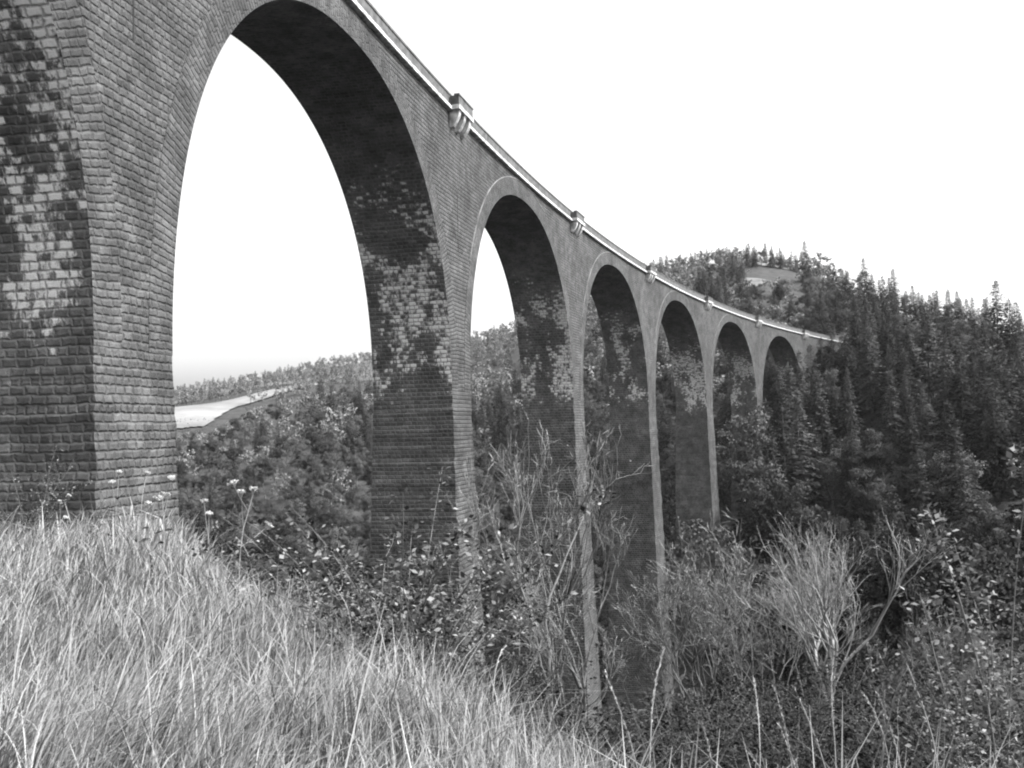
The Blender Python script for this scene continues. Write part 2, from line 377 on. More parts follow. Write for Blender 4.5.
for k in NBAY:
    mid = (k - 2 + .5) * BAY
    # spandrel walls, near and far
    sp = UVMesh()
    R = RAD + RING
    cols = sorted(set([mid - 15, mid + 15] + [mid + x for x in EX] + list(np.linspace(mid - 15, mid - R, 4)) + list(np.linspace(mid + R, mid + 15, 4))))
    for off, w in ((0, 1), (WID, -1)):
        for a, b in zip(cols[:-1], cols[1:]):
            za, zb = extr(a, mid, R), extr(b, mid, R)
            p = [F(a, off, za), F(b, off, zb), F(b, off, ZT), F(a, off, ZT)]; q = [(a, za), (b, zb), (b, ZT), (a, ZT)]
            sp.face(p[::w], q[::w])
    viaduct_parts.append(vpart(sp, 'spandrel_wall', M['front']))
    # vault: soffit sheet with the ring of voussoirs on each face
    ar = UVMesh(); n = NA
    mi = []
    for i in range(n):
        P = lambda i, e, off: F(mid + arc(i, NA, e)[0], off, arc(i, NA, e)[1])
        j = i + 1
        l0, l1 = ZS + min(LEN[i], LEN[-1] - LEN[i]), ZS + min(LEN[j], LEN[-1] - LEN[j])
        ar.face([P(i, 0, -.012), P(i, 0, WID + .012), P(j, 0, WID + .012), P(j, 0, -.012)], [(0, l0), (WID, l0), (WID, l1), (0, l1)]); mi.append(0)
        for off, w in ((-.012, 1), (WID + .012, -1)):
            p = [P(i, 0, off), P(j, 0, off), P(j, RING, off), P(i, RING, off)]
            q = [(0, LEN[i]), (0, LEN[j]), (RING, LEN[j]), (RING, LEN[i])]
            ar.face(p[::w], q[::w]); mi.append(1)
            p = [P(i, RING, off), P(j, RING, off), P(j, RING, off + .012 * w), P(i, RING, off + .012 * w)]
            ar.face(p[::w], [(0, 0)] * 4); mi.append(1)
    o = vpart(ar, 'arch', [M['soffit'], M['ring']]); o.data.polygons.foreach_set('material_index', mi); viaduct_parts.append(o)
    # slim pale hood moulding round the ring
    hm = UVMesh()
    for i in range(int(NA * .16), int(NA * .62)):
        P = lambda i, e, off: F(mid + arc(i, NA, e)[0], off, arc(i, NA, e)[1])
        j = i + 1; r0, r1, e = RING + .004, RING + .06, -.035
        hm.face([P(i, r0, e), P(j, r0, e), P(j, r1, e), P(i, r1, e)], [(0, 0)] * 4)
        hm.face([P(i, r0, 0), P(j, r0, 0), P(j, r0, e), P(i, r0, e)], [(0, 0)] * 4)
        hm.face([P(i, r1, e), P(j, r1, e), P(j, r1, 0), P(i, r1, 0)], [(0, 0)] * 4)
    if 1 < k < 6: vpart(hm, 'hood_moulding', M['line'])
for k in range(-1, 9): build_pier(k)
S0, S1 = -3 * BAY, 6 * BAY
# abutments carrying the line into the hillsides
for sa, sb in ((S0 - 40, S0 - HP), (S1 + HP, S1 + 45)):
    m = UVMesh(); m.box(sa, sb, 0, WID, -14, ZT, 8); viaduct_parts.append(vpart(m, 'abutment', M['front']))
SA, SB = S0 - 40, S1 + 45
NS = 150
m = UVMesh(); m.box(SA, SB, .42, WID - .42, ZT - .25, ZT + .12, NS); vpart(m, 'deck', M['deck'])
for o0, o1, p0, p1, c0, c1 in ((-.22, .42, -.06, .30, -.10, .34), (WID - .42, WID + .22, WID - .30, WID + .06, WID - .34, WID + .10)):
    m = UVMesh(); m.box(SA, SB, o0, o1, ZT + .1, ZT + .27, NS); vpart(m, 'cornice', M['cornice'])
    m = UVMesh(); m.box(SA, SB, p0, p1, ZT + .272, ZT + .92, NS); pr = vpart(m, 'parapet', M['parapet'])
    m = UVMesh(); m.box(SA, SB, c0, c1, ZT + .922, ZT + 1.02, NS); cp = m.build('coping', M['parapet'], pr)
for k in range(0, 9):
    sc = (k - 2) * BAY
    m = UVMesh(); m.box(sc - 1.35, sc + 1.35, -.64, -.223, ZT + .12, ZT + .34, 4); rf = vpart(m, 'refuge', M['cornice'])
    m = UVMesh(); m.box(sc - 1.3, sc + 1.3, -.6, -.38, ZT + .342, ZT + .84, 4)
    m.box(sc - 1.3, sc - 1.08, -.378, -.105, ZT + .342, ZT + .84); m.box(sc + 1.08, sc + 1.3, -.378, -.105, ZT + .342, ZT + .84)
    m.build('parapet', M['parapet'], rf)
    m = UVMesh(); m.box(sc - 1.35, sc + 1.35, -.64, -.34, ZT + .842, ZT + .93, 4); m.build('coping', M['parapet'], rf)
    for j in (-1, 0, 1):
        c = UVMesh(); w = .17; s = sc + j * .95
        prof = [(-.002, ZT - .78), (-.2, ZT - .72), (-.36, ZT - .5), (-.5, ZT - .22), (-.56, ZT + .116), (-.225, ZT + .116), (-.225, ZT + .05), (-.002, ZT + .05)]
        for (oa, za), (ob, zb) in zip(prof, prof[1:] + prof[:1]):
            c.face([F(s - w, oa, za), F(s + w, oa, za), F(s + w, ob, zb), F(s - w, ob, zb)], [(0, 0)] * 4)
        c.face([F(s - w, o_, z_) for o_, z_ in prof[::-1]], [(0, 0)] * 8); c.face([F(s + w, o_, z_) for o_, z_ in prof], [(0, 0)] * 8)
        o = c.build('corbel', M['cornice'], rf)
    m = UVMesh(); m.box(sc - .035, sc + .035, -.006, .02, ZS + 7.5, ZS + 10.6); vpart(m, 'joint', M['joint'])

# ------------------------------------------------------------------ plant geometry (numpy, quads only)
def tube(path, rad, sides=5):
    path = np.asarray(path, float); n = len(path)
    rad = np.broadcast_to(np.asarray(rad, float), (n,))
    t = np.gradient(path, axis=0); t /= np.linalg.norm(t, axis=1)[:, None] + 1e-9
    ref = np.where(np.abs(t[:, 2:3]) > .9, [[1., 0, 0]], [[0, 0, 1.]])
    a = np.cross(t, ref); a /= np.linalg.norm(a, axis=1)[:, None] + 1e-9
    b = np.cross(t, a)
    an = np.arange(sides) * 2 * PI / sides
    V = path[:, None] + rad[:, None, None] * (np.cos(an)[None, :, None] * a[:, None] + np.sin(an)[None, :, None] * b[:, None])
    i, j = np.meshgrid(np.arange(n - 1), np.arange(sides), indexing='ij'); k = (j + 1) % sides
    Q = np.stack([i * sides + j, i * sides + k, (i + 1) * sides + k, (i + 1) * sides + j], -1).reshape(-1, 4)
    return V.reshape(-1, 3), Q
def leaves(pos, dirs, nrm, ln, wd):
    """kite-shaped leaves: base, side, tip, side"""
    pos, dirs, nrm = (np.asarray(a, float) for a in (pos, dirs, nrm))
    dirs = dirs / (np.linalg.norm(dirs, axis=1)[:, None] + 1e-9)
    s = np.cross(dirs, nrm); s /= np.linalg.norm(s, axis=1)[:, None] + 1e-9
    ln = np.broadcast_to(ln, (len(pos),))[:, None]; wd = np.broadcast_to(wd, (len(pos),))[:, None]
    up = np.cross(s, dirs)
    V = np.stack([pos, pos + dirs * ln * .45 + s * wd * .5 + up * ln * .06, pos + dirs * ln, pos + dirs * ln * .45 - s * wd * .5 + up * ln * .06], 1)
    return V.reshape(-1, 3), np.arange(len(pos) * 4).reshape(-1, 4)
class Acc:
    def __init__(self): self.V = []; self.Q = []; self.M = []; self.n = 0
    def add(self, vq, mi=0):
        V, Q = vq
        self.V.append(np.asarray(V)); self.Q.append(np.asarray(Q) + self.n); self.M.append(np.full(len(Q), mi)); self.n += len(V)
        return self
    def arrays(self): return np.concatenate(self.V), np.concatenate(self.Q), np.concatenate(self.M)
    def mesh(self, name, mats, smooth=False):
        V, Q, Mi = self.arrays(); return qmesh(name, V, Q, mats, Mi, smooth)
def unit(r, n):
    v = r.normal(size=(n, 3)); return v / np.linalg.norm(v, axis=1)[:, None]

def conifer(seed, h=15., rad=2.7, lod=1.):
    r = np.random.default_rng(seed)
    trunk = Acc(); crown = Acc()
    bend = r.normal(0, .12, 2)
    zs = np.linspace(0, h, 8); path = np.stack([bend[0] * (zs / h) ** 2 * 1.5, bend[1] * (zs / h) ** 2 * 1.5, zs], 1)
    trunk.add(tube(path, np.linspace(.2, .02, 8) * h / 15, 6))
    z = h * r.uniform(.06, .14); pos = []; dr = []; ln = []; wd = []
    asym = r.uniform(0, 2 * PI)
    while z < h * .985:
        t = z / h
        L0 = 1.15 * rad * (1 - t) ** .92 * min(1, .55 + t * 2.4) + .15
        nb = int(r.integers(5, 8)) if lod >= 1 else int(r.integers(4, 6))
        a0 = r.uniform(0, 2 * PI)
        for q in range(nb):
            if r.random() < .12: continue
            a = a0 + q * 2 * PI / nb + r.normal(0, .25)
            L = L0 * r.uniform(.6, 1.2) * (1 + .18 * math.cos(a - asym))
            d = np.array([math.cos(a), math.sin(a), 0])
            lift = .35 * t - .12
            m = max(3, int(L / (.21 if lod >= 1 else .62)))
            for w in np.linspace(.12, 1, m):
                p = np.array([path[0, 0], path[0, 1], 0]) + d * L * w + np.array([0, 0, z + L * (lift * w - .22 * w * w) + r.normal(0, .05)])
                for sgn in ((-1, 1) if lod >= 1 else (r.choice([-1, 1]),)):
                    side = np.array([-d[1], d[0], 0]) * sgn
                    pos.append(p); dr.append(d * .75 + side * r.uniform(.4, 1.) + np.array([0, 0, r.uniform(-.55, .1)]))
                    sz = (.36 + .34 * (1 - w) * (L / rad) + .14 * r.random()) * (1 if lod >= 1 else 2.1) * (.62 + .38 * min(1, 2.2 * (1 - t)))
                    ln.append(sz); wd.append(sz * (.5 if lod >= 1 else .62))
        z += (.40 + .12 * r.random()) * (1 if lod >= 1 else 1.6) * max(.5, 1 - t * .45)
    pos.append(np.array([0, 0, h - .5])); dr.append(np.array([0, 0, 1.])); ln.append(.8); wd.append(.2)
    n = len(pos); nr = np.array([0, 0, .7]) + r.normal(0, .8, (n, 3))
    crown.add(leaves(pos, dr, nr, np.array(ln), np.array(wd)))
    return trunk, crown

def limbs(r, p, d, L, rad, lvl, maxl, out, tips, spread=.6, up=.15, kids=(3, 5), arm=0):
    n = 5 if lvl < 2 else 3
    pts = [np.array(p)]; dd = np.array(d, float)
    for i in range(n - 1):
        dd = dd + r.normal(0, .13 + .03 * lvl, 3) + np.array([0, 0, up * .3]); dd /= np.linalg.norm(dd)
        pts.append(pts[-1] + dd * L / (n - 1))
    out.append((np.array(pts), np.linspace(rad, rad * (.45 if lvl < maxl else .3), n), lvl, arm))
    if lvl >= maxl: tips.append((pts[-1], dd, arm)); return
    nk = int(r.integers(*kids))
    for c in range(nk):
        w = r.uniform(.35, 1.) if c else 1.
        i = min(n - 2, int(w * (n - 1))); f = w * (n - 1) - i
        q = pts[i] * (1 - f) + pts[i + 1] * f
        ax = unit(r, 1)[0]; nd = dd + ax * spread * (1 if c else .4) + np.array([0, 0, up]); nd /= np.linalg.norm(nd)
        limbs(r, q, nd, L * r.uniform(.55, .82), rad * r.uniform(.45, .62), lvl + 1, maxl, out, tips, spread, up, kids, c if lvl == 0 else arm)

def broadleaf(seed, h=10., lod=1.):
    r = np.random.default_rng(seed); trunk = Acc(); crown = Acc(); out = []; tips = []
    limbs(r, (0, 0, -.3), (r.normal(0, .06), r.normal(0, .06), 1), h * .42, h * .022, 0, 3, out, tips, .75, .18, (3, 5))
    for pts, rd, l, _ in out:
        if l < (3 if lod >= 1 else 2): trunk.add(tube(pts, rd, 5 if l < 2 else 3))
    T = np.array([t[0] for t in tips]); zmax = T[:, 2].max(); sc = h * .95 / zmax
    per = int((8000 if lod >= 1 else 420) / len(T)) + 1
    cen = np.repeat(T, per, 0); k = len(cen)
    off = unit(r, k) * (r.random(k) ** .45)[:, None] * np.repeat(r.uniform(.5, 1.1, len(T)), per)[:, None] * h * .085
    off[:, 2] *= .7
    p = cen + off
    nr = off / (np.linalg.norm(off, axis=1)[:, None] + 1e-6) + r.normal(0, .5, (k, 3)) + np.array([0, 0, .5])
    sz = (.018 if lod >= 1 else .075) * h * r.uniform(.7, 1.35, k)
    crown.add(leaves(p, unit(r, k) + np.array([0, 0, -.25]), nr, sz, sz * .68))
    return trunk, crown

def baretree(seed, h=10., stems=1, maxl=5, spread=.55, kids=(2, 5), girth=.0115, fan=0):
    """trunk, and one mass of branches for every main limb"""
    r = np.random.default_rng(seed); trunk = Acc(); crowns = []
    for s in range(stems):
        out = []; tips = []
        a = r.uniform(0, 2 * PI); lean = .0 if stems == 1 else r.uniform(.12, .4)
        if fan:                                      # short bole dividing into a fan of rising limbs
            zz = np.linspace(-.3, .34 * h, 6); bole = np.stack([np.sin(zz * .5) * .1, zz * .03, zz], 1); out.append((bole, np.linspace(h * girth, h * girth * .6, 6), 0, 0))
            for c in range(fan):
                an = c * 2 * PI / fan + r.normal(0, .3); le = r.uniform(.15, .62)
                i = int(r.integers(3, 6)); d = np.array([math.cos(an) * le, math.sin(an) * le, 1.]); d /= np.linalg.norm(d)
                limbs(r, bole[i], d, h * r.uniform(.34, .44), h * girth * .55, 1, maxl, out, tips, spread, .3, kids, c)
        else:
            limbs(r, (0, 0, -.3), (math.cos(a) * lean, math.sin(a) * lean, 1), h * .33 * r.uniform(.8, 1.1), h * girth / math.sqrt(stems), 0, maxl, out, tips, spread, .2, kids)
        trunk.add(tube(out[0][0], out[0][1], 6))
        for arm in sorted({q[3] for q in out[1:]}):
            crown = Acc(); crowns.append(crown)
            for pts, rd, l, m in out[1:]:
                if m == arm: crown.add(tube(pts, np.maximum(rd, .0055 if fan else .008), 5 if l < 2 else 3), 0 if l < 2 else 1)
            T = np.array([t[0] for t in tips if t[2] == arm]); D = np.array([t[1] for t in tips if t[2] == arm]); k = len(T)
            for q in range(2):                       # last fine twigs with a few shrivelled leaves
                crown.add(leaves(T - D * r.uniform(0, .5, (k, 1)), D + r.normal(0, .6, (k, 3)), unit(r, k), r.uniform(.3, .75, k) * h * .06, .022), 1)
            sel = r.random(k) < .4
            if sel.any(): crown.add(leaves(T[sel], unit(r, sel.sum()), unit(r, sel.sum()), .07, .05), 1)
    return trunk, crowns

def shrub(seed, h=1.6, stems=9, leaf=.09, arch=.5, per=46, dens=1.):
    r = np.random.default_rng(seed); st = Acc(); lf = Acc()
    P, D, Nn = [], [], []
    for s in range(stems):
        a = r.uniform(0, 2 * PI); L = h * r.uniform(.65, 1.25); lean = r.uniform(.1, arch)
        d = np.array([math.cos(a) * lean, math.sin(a) * lean, 1.]); d /= np.linalg.norm(d); p = np.array([math.cos(a), math.sin(a), 0]) * r.uniform(0, .15) * h; p[2] = -.1
        pts = [p]
        for i in range(8):
            d = d + np.array([math.cos(a), math.sin(a), -.25]) * .09 * arch * 2 + r.normal(0, .07, 3); d /= np.linalg.norm(d); pts.append(pts[-1] + d * L / 8)
        pts = np.array(pts); st.add(tube(pts, np.linspace(.008, .002, 9) * max(1, h / 1.6), 4))
        m = int(per * dens * r.uniform(.6, 1.3)); w = r.uniform(.18, 1., m) ** .8 * 8; i = np.minimum(w.astype(int), 7); f = (w - i)[:, None]
        base = pts[i] * (1 - f) + pts[i + 1] * f; sd = unit(r, m); sd[:, 2] = np.abs(sd[:, 2]) * .5 - .1
        P.append(base + sd * r.uniform(.0, .16, m)[:, None] * h * .6); D.append(sd + r.normal(0, .3, (m, 3))); Nn.append(np.array([0, 0, 1.]) + r.normal(0, .55, (m, 3)))
    P, D, Nn = map(np.concatenate, (P, D, Nn)); k = len(P)
    sz = leaf * r.uniform(.6, 1.35, k); lf.add(leaves(P, D, Nn, sz, sz * .62))
    return st, lf

def hogweed(seed, h=1.3, heads=3, droop=.3):
    r = np.random.default_rng(seed); st = Acc(); fls = []; lfs = []
    a = r.uniform(0, 2 * PI); d = np.array([math.cos(a) * .12, math.sin(a) * .12, 1.]); pts = [np.array([0, 0, -.05])]
    for i in range(7):
        d = d + r.normal(0, .06, 3) + np.array([math.cos(a), math.sin(a), 0]) * droop * .12 * (i / 3); d /= np.linalg.norm(d); pts.append(pts[-1] + d * h / 7)
    pts = np.array(pts); st.add(tube(pts, np.linspace(.007, .004, 8), 5))
    ends = [(pts[-1], d)]
    for c in range(heads - 1):
        i = int(r.integers(3, 7)); q = pts[i]; b = d + unit(r, 1)[0] * .8; b[2] = abs(b[2]); b /= np.linalg.norm(b); L = h * r.uniform(.16, .3)
        sub = np.array([q, q + b * L * .5 + [0, 0, .02], q + b * L + [0, 0, .06]]); st.add(tube(sub, [.004, .003, .003], 4)); ends.append((sub[-1], b))
    for q, b in ends:
        fl = Acc(); fls.append(fl)
        nrm = b + np.array([0, 0, .5]); nrm /= np.linalg.norm(nrm); R = r.uniform(.028, .05)
        e1 = np.cross(nrm, [1, 0, .1]); e1 /= np.linalg.norm(e1); e2 = np.cross(nrm, e1)
        for t in range(16):
            an, rr = r.uniform(0, 2 * PI), math.sqrt(r.random()) * R
            tip = q + e1 * math.cos(an) * rr + e2 * math.sin(an) * rr + nrm * (.06 - rr * rr * 3)
            st.add(tube(np.array([q, (q + tip) / 2 + nrm * -.004, tip]), .0012, 3))
            k = 7; fl.add(leaves(tip + r.normal(0, .006, (k, 3)), unit(r, k) * .8 + nrm * .4, nrm + r.normal(0, .4, (k, 3)), .022, .016))
    for c in range(6):
        lf = Acc(); lfs.append(lf); i = int(r.integers(1, 6)); k = 1; b = unit(r, 1); b[0, 2] = abs(b[0, 2]) * .4
        lf.add(leaves(pts[i][None], b, np.array([[0, 0, 1.]]) + r.normal(0, .3, (1, 3)), r.uniform(.10, .2), r.uniform(.05, .09)))
    return st, fls, lfs

def tallstem(seed, h=1.1, bend=.3, head=.16):
    """dry stalk with a seed panicle"""
    r = np.random.default_rng(seed); st = Acc(); hd = Acc()
    a = r.uniform(0, 2 * PI); d = np.array([math.cos(a) * .1, math.sin(a) * .1, 1.]); pts = [np.array([0, 0, -.05])]
    for i in range(9):
        d = d + r.normal(0, .03, 3) + np.array([math.cos(a), math.sin(a), -.4]) * bend * .16 * (i / 4) ** 2; d /= np.linalg.norm(d); pts.append(pts[-1] + d * h / 9)
    pts = np.array(pts); st.add(tube(pts, np.linspace(.0042, .0018, 10), 4))
    for c in range(3):
        i = int(r.integers(1, 5)); b = unit(r, 1)[0]; b[2] = abs(b[2]) + .7; b /= np.linalg.norm(b); L = r.uniform(.2, .45) * h
        t = np.linspace(0, 1, 5)[:, None]; q = pts[i] + b * L * t + np.array([b[0], b[1], -.5]) * L * .4 * t ** 2
        st.add(tube(q, np.linspace(.003, .0008, 5), 3))
    k = 60; w = 9 - r.random(k) * 9 * head * 1.6; i = np.minimum(w.astype(int), 8); f = (w - i)[:, None]; p = pts[i] * (1 - f) + pts[i + 1] * f
    t = pts[-1] - pts[-3]; t /= np.linalg.norm(t)
    hd.add(leaves(p, t + unit(r, k) * .45, unit(r, k), .02, .006))
    return st, hd

# ------------------------------------------------------------------ prototypes (mesh data only)
def data2(pair, n1, n2, m1, m2):
    return pair[0].mesh(n1, [m1], True), pair[1].mesh(n2, [m2])
def joined(pair, name, m1, m2):
    a = Acc(); V, Q, _ = pair[0].arrays(); a.add((V, Q), 0); V, Q, _ = pair[1].arrays(); a.add((V, Q), 1)
    return a.mesh(name, [m1, m2])
CON = []; BRO = []; BAR = []; BARH = []
for i in range(9):
    pr = conifer(100 + i, 15., 2.9 + .16 * i); CON.append((data2(pr, 'trunk', 'crown', M['bark'], M['needle']), joined(pr, 'spruce', M['bark'], M['needle'])))
for i in range(7):
    pr = broadleaf(200 + i, 10.); BRO.append((data2(pr, 'trunk', 'crown', M['bark'], M['leaf']), joined(pr, 'broadleaf_tree', M['bark'], M['leaf'])))
CONF = [conifer(300 + i, 15., 2.9 + .1 * i, .5) for i in range(6)]
BROF = [broadleaf(320 + i, 10., .5) for i in range(6)]
for i in range(6):
    tr, cr = baretree((400, 401, 402, 403, 404, 409)[i], 10., (1, 2, 3, 1, 3, 1)[i], 5, (.6, .6, .6, .42, .6, .56)[i], (3, 5) if i == 5 else (2, 5), .024 if i == 5 else .0115, 8 if i == 5 else 0)
    BARH.append(max(a.arrays()[0][:, 2].max() for a in [tr] + cr))
    BAR.append([tr.mesh('trunk', [M['ashbark' if i == 5 else 'palebark']], True)] + [a.mesh('branches', [M['ashbark' if i == 5 else 'palebark'], M['paletwig' if i == 5 else 'twig']]) for a in cr])

def plant(name, datas, x, y, rz, sc, label, cat, group=None, parts=True, z=None, names=None, tilt=(0, 0)):
    z = float(ground(x, y)) - .05 if z is None else z
    if parts:
        o = empty(name, (x, y, z), rz, sc)
        for me in datas: link(bpy.data.objects.new(me.name.split('.')[0], me), o)
    else:
        o = link(bpy.data.objects.new(name, datas)); o.location = (x, y, z); o.rotation_euler = (0, 0, rz); o.scale = (sc,) * 3
    o.rotation_euler[0], o.rotation_euler[1] = tilt
    return prop(o, label, cat, group)

# ------------------------------------------------------------------ forest scatter, hidden trees culled
bpy.context.view_layer.update()
allv, allf = [], []
for o in viaduct_parts + [ground_ob]:
    b = len(allv); mw = o.matrix_world
    allv += [mw @ v.co for v in o.data.vertices]; allf += [tuple(b + i for i in p.vertices) for p in o.data.polygons]
BV = BVHTree.FromPolygons(allv, allf)
def seen(p):
    d = Vector(p); L = d.length
    h = BV.ray_cast(Vector((0, 0, 0)), d / L, L - .6)
    return h[0] is None
# lowest picture row a tree on the camera's side of the viaduct may reach, by column (keeps the masonry in view)
LIMU = [0, 640, 690, 716, 735, 748, 762, 785, 806, 826, 845, 870, 1100]
LIMV = [800, 800, 620, 560, 455, 400, 362, 352, 349, 341, 330, 0, 0]
cand = []
def accept(x, y):
    s, off = inv(x, y)
    if -130 < s < 230 and -4.5 < off < WID + 4.5: return False
    for P in OPEN:
        if inside(x, y, P)[0]: return False
    for P in GLADE:
        if inside(x, y, P)[0] and rng.random() < .8: return False
    return True
def scatter(n, u0, u1, d0, d1, pcon, hcon, hbro, power=1.6):
    for _ in range(n):
        u = rng.uniform(u0, u1); d = d0 + (d1 - d0) * rng.random() ** (1 / power)
        x = (u - 512) / FPX * d; y = d
        if not accept(x, y): continue
        s, off = inv(x, y); z = float(ground(x, y))
        clump = math.sin(x * .055 + 2) * math.cos(y * .048 + 1) + .5 * math.sin(x * .13 - y * .1)
        kind = 'c' if rng.random() < min(.97, max(.03, pcon + .32 * clump)) else 'b'
        h = rng.uniform(*(hcon if kind == 'c' else hbro)) * (.78 if 185 < d < 330 and u > 700 else 1)
        if off < 0 and s < 200:
            lim = np.interp(u, LIMU, LIMV)
            hm = (v_of(1, 0, u) - lim) / FPX * d - z
            if hm < 4.5: continue
            h = min(h, hm * rng.uniform(.86, 1.))
        vt = v_of(d, z + h, u)
        fl = np.interp(u, [160, 205, 250, 312], [433, 432, 409, 394]) if 160 < u < 312 and d < 330 else 279 if 748 < u < 808 and d < 372 else 0
        if vt < fl:                                  # low growth in front of the open ground
            h = (v_of(1, 0, u) - fl) / FPX * d - z
            if h < 1.3: continue
            kind = 'b'
        cand.append([d, u, x, y, z, kind, h])
scatter(3400, 700, 1090, 88, 345, .74, (11, 17), (7, 12), 1.9)
scatter(9000, 560, 1090, 250, 480, .5, (5, 9), (4.5, 7.5), 1.8)
scatter(2800, 120, 600, 95, 330, .48, (7, 12), (6, 10), 1.6)
scatter(3200, 60, 620, 330, 620, .06, (5, 7.5), (3.2, 6.5), 1.7)
scatter(1100, 585, 790, 100, 260, .6, (8, 13), (7, 10), 1.6)
scatter(900, 165, 325, 190, 305, .02, (3, 4), (2, 3.6), 1.3)
scatter(420, 180, 720, 66, 120, .35, (7, 11), (6, 9), 1.5)
# thin so that trunks keep apart
cand.sort(key=lambda c: c[0])
cell = {}; kept = []
for c in cand:
    d, u, x, y, z, kind, h = c
    sep = (.25 * h if d < 240 else .17 * h + .5)
    g = (int(x // 4), int(y // 4)); ok = True
    for i in (-1, 0, 1):
        for j in (-1, 0, 1):
            for q in cell.get((g[0] + i, g[1] + j), ()):
                if (q[2] - x) ** 2 + (q[3] - y) ** 2 < sep * sep: ok = False
    if ok: cell.setdefault(g, []).append(c); kept.append(c)
# front-to-back cover map
CW, CHH = 512, 384
cov = np.zeros((CHH, CW), bool); vis = []
for c in kept:
    d, u, x, y, z, kind, h = c
    w = (.165 if kind == 'c' else .30) * h
    if kind == 'b' and u < 700 and inv(x, y)[1] > 0: pass
    pts = [(x, y, z + h * f) for f in (.97, .8, .6)] + [(x + sx * w * .6, y, z + h * .6) for sx in (-1, 1)]
    if not any(seen(p) for p in pts): continue
    vt, vb = v_of(d, z + h, u) / 2, v_of(d, z + h * .1, u) / 2; uc, hw = u / 2, w / d * FPX / 2
    r0, r1 = int(max(0, vt)), int(min(CHH, vb + 1)); 
    if r1 <= r0: continue
    rows = np.arange(r0, r1); t = (rows + .5 - vt) / max(1e-3, vb - vt)
    half = hw * (np.clip(t, .05, 1) if kind == 'c' else np.sqrt(np.clip(1 - (2 * np.clip(t, 0, 1) - 1) ** 2, .1, 1)))
    msk = np.abs(np.arange(CW)[None] + .5 - uc) <= np.maximum(half, .5)[:, None]
    tot = msk.sum(); new = (msk & ~cov[r0:r1]).sum()
    if tot == 0 or new / tot < .16: continue
    vis.append((new * 4, c)); cov[r0:r1] |= msk
big = {'c': [], 'b': []}; rest = []
for kd in 'cb':
    L = sorted([q for q in vis if q[1][5] == kd], key=lambda q: -q[0])
    lim = 285 if kd == 'c' else 270
    big[kd] = [q[1] for q in L[:lim]]; rest += [q[1] for q in L[lim:]]
print('trees seen', len(vis), 'own', len(big['c']), len(big['b']), 'rest', len(rest))
def region(c):
    d, u, x, y, z, kind, h = c
    s, off = inv(x, y)
    if off > 0 and u < 460 and d < 700: return 'the valley seen through the nearest arch'
    if off > 0 and u < 590: return 'the slope seen through the second arch'
    if off > 0 and u < 760 and v_of(d, z + h, u) > 330: return 'the slope seen through the farther arches'
    if d > 300: return 'the hilltop above the parapet'
    if u < 745: return 'the valley floor beside the tall piers'
    return 'the steep slope right of the viaduct'
for kd, protos, nm, cat in (('c', CON, 'spruce', 'conifer'), ('b', BRO, 'broadleaf_tree', 'broadleaf tree')):
    base = 15. if kd == 'c' else 10.
    for c in big[kd]:
        d, u, x, y, z, kind, h = c
        parts = h / d * FPX > 48
        pr = protos[int(rng.integers(len(protos)))]
        R = region(c)
        lab = ('dark pointed spruce among the trees on ' if kd == 'c' else 'rounded lighter broadleaf tree among the trees on ') + R
        plant(nm, pr[0] if parts else pr[1], x, y, rng.uniform(0, 6.28), h / base, lab, cat, ('spruces on ' if kd == 'c' else 'broadleaf trees on ') + R, parts, z - .15)
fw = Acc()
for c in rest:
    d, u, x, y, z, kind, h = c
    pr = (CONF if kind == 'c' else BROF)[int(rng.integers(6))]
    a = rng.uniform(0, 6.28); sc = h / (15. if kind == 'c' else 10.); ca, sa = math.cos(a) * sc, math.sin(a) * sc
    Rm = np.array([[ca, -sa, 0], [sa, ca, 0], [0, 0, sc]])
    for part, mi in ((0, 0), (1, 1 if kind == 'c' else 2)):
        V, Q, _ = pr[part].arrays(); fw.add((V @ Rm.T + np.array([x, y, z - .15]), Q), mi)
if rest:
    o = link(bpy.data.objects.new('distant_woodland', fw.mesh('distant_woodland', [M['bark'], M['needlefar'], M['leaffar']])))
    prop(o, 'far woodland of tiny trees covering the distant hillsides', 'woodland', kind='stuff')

# ------------------------------------------------------------------ bare and pale trees on the near slope, each placed by hand: column, depth, height, kind
def rise(u, d, vtop):
    """height of a tree rooted at column u, depth d whose tip stands at picture row vtop"""
    return (v_of(1, 0, u) - vtop) / FPX * d - at(u, d)[2]
HAND = [
 (818, 29, 492, 5, 'largest pale leafless tree with forking trunk, right of the tall piers'),
 (703, 30, 545, 1, 'leafless tree with two crooked pale stems beside the right edge of the tall piers'),
 (745, 40, 528, 4, 'leafless many-stemmed tree between the crooked twin-stem tree and the largest pale tree'),
 (545, 40, 405, 3, 'tall slender leafless tree standing before the second dark pier'),
 (572, 46, 470, 3, 'slim leafless tree at the right edge of the second dark pier'),
 (494, 36, 440, 0, 'leafless tree just right of the nearest tall pier'),
 (682, 62, 500, 2, 'leafless tree with broad grey crown covering the base of the rearmost clear pier'),
 (872, 34, 560, 0, 'leafless tree with loose pale twigs right of the largest pale tree'),
 (560, 27, 560, 1, 'small crooked leafless tree in the gully between two piers'),
 (950, 36, 590, 4, 'twiggy leafless tree under the dark spruces at far right'),
]
for i, (u, d, vt, k, lab) in enumerate(HAND):
    x, y, z = at(u, d); h = rise(u, d, vt)
    plant('leafless_tree', BAR[k], x, y, i * 1.7, h / BARH[k], lab, 'leafless tree', 'leafless trees on the near slope', True, z - .1)
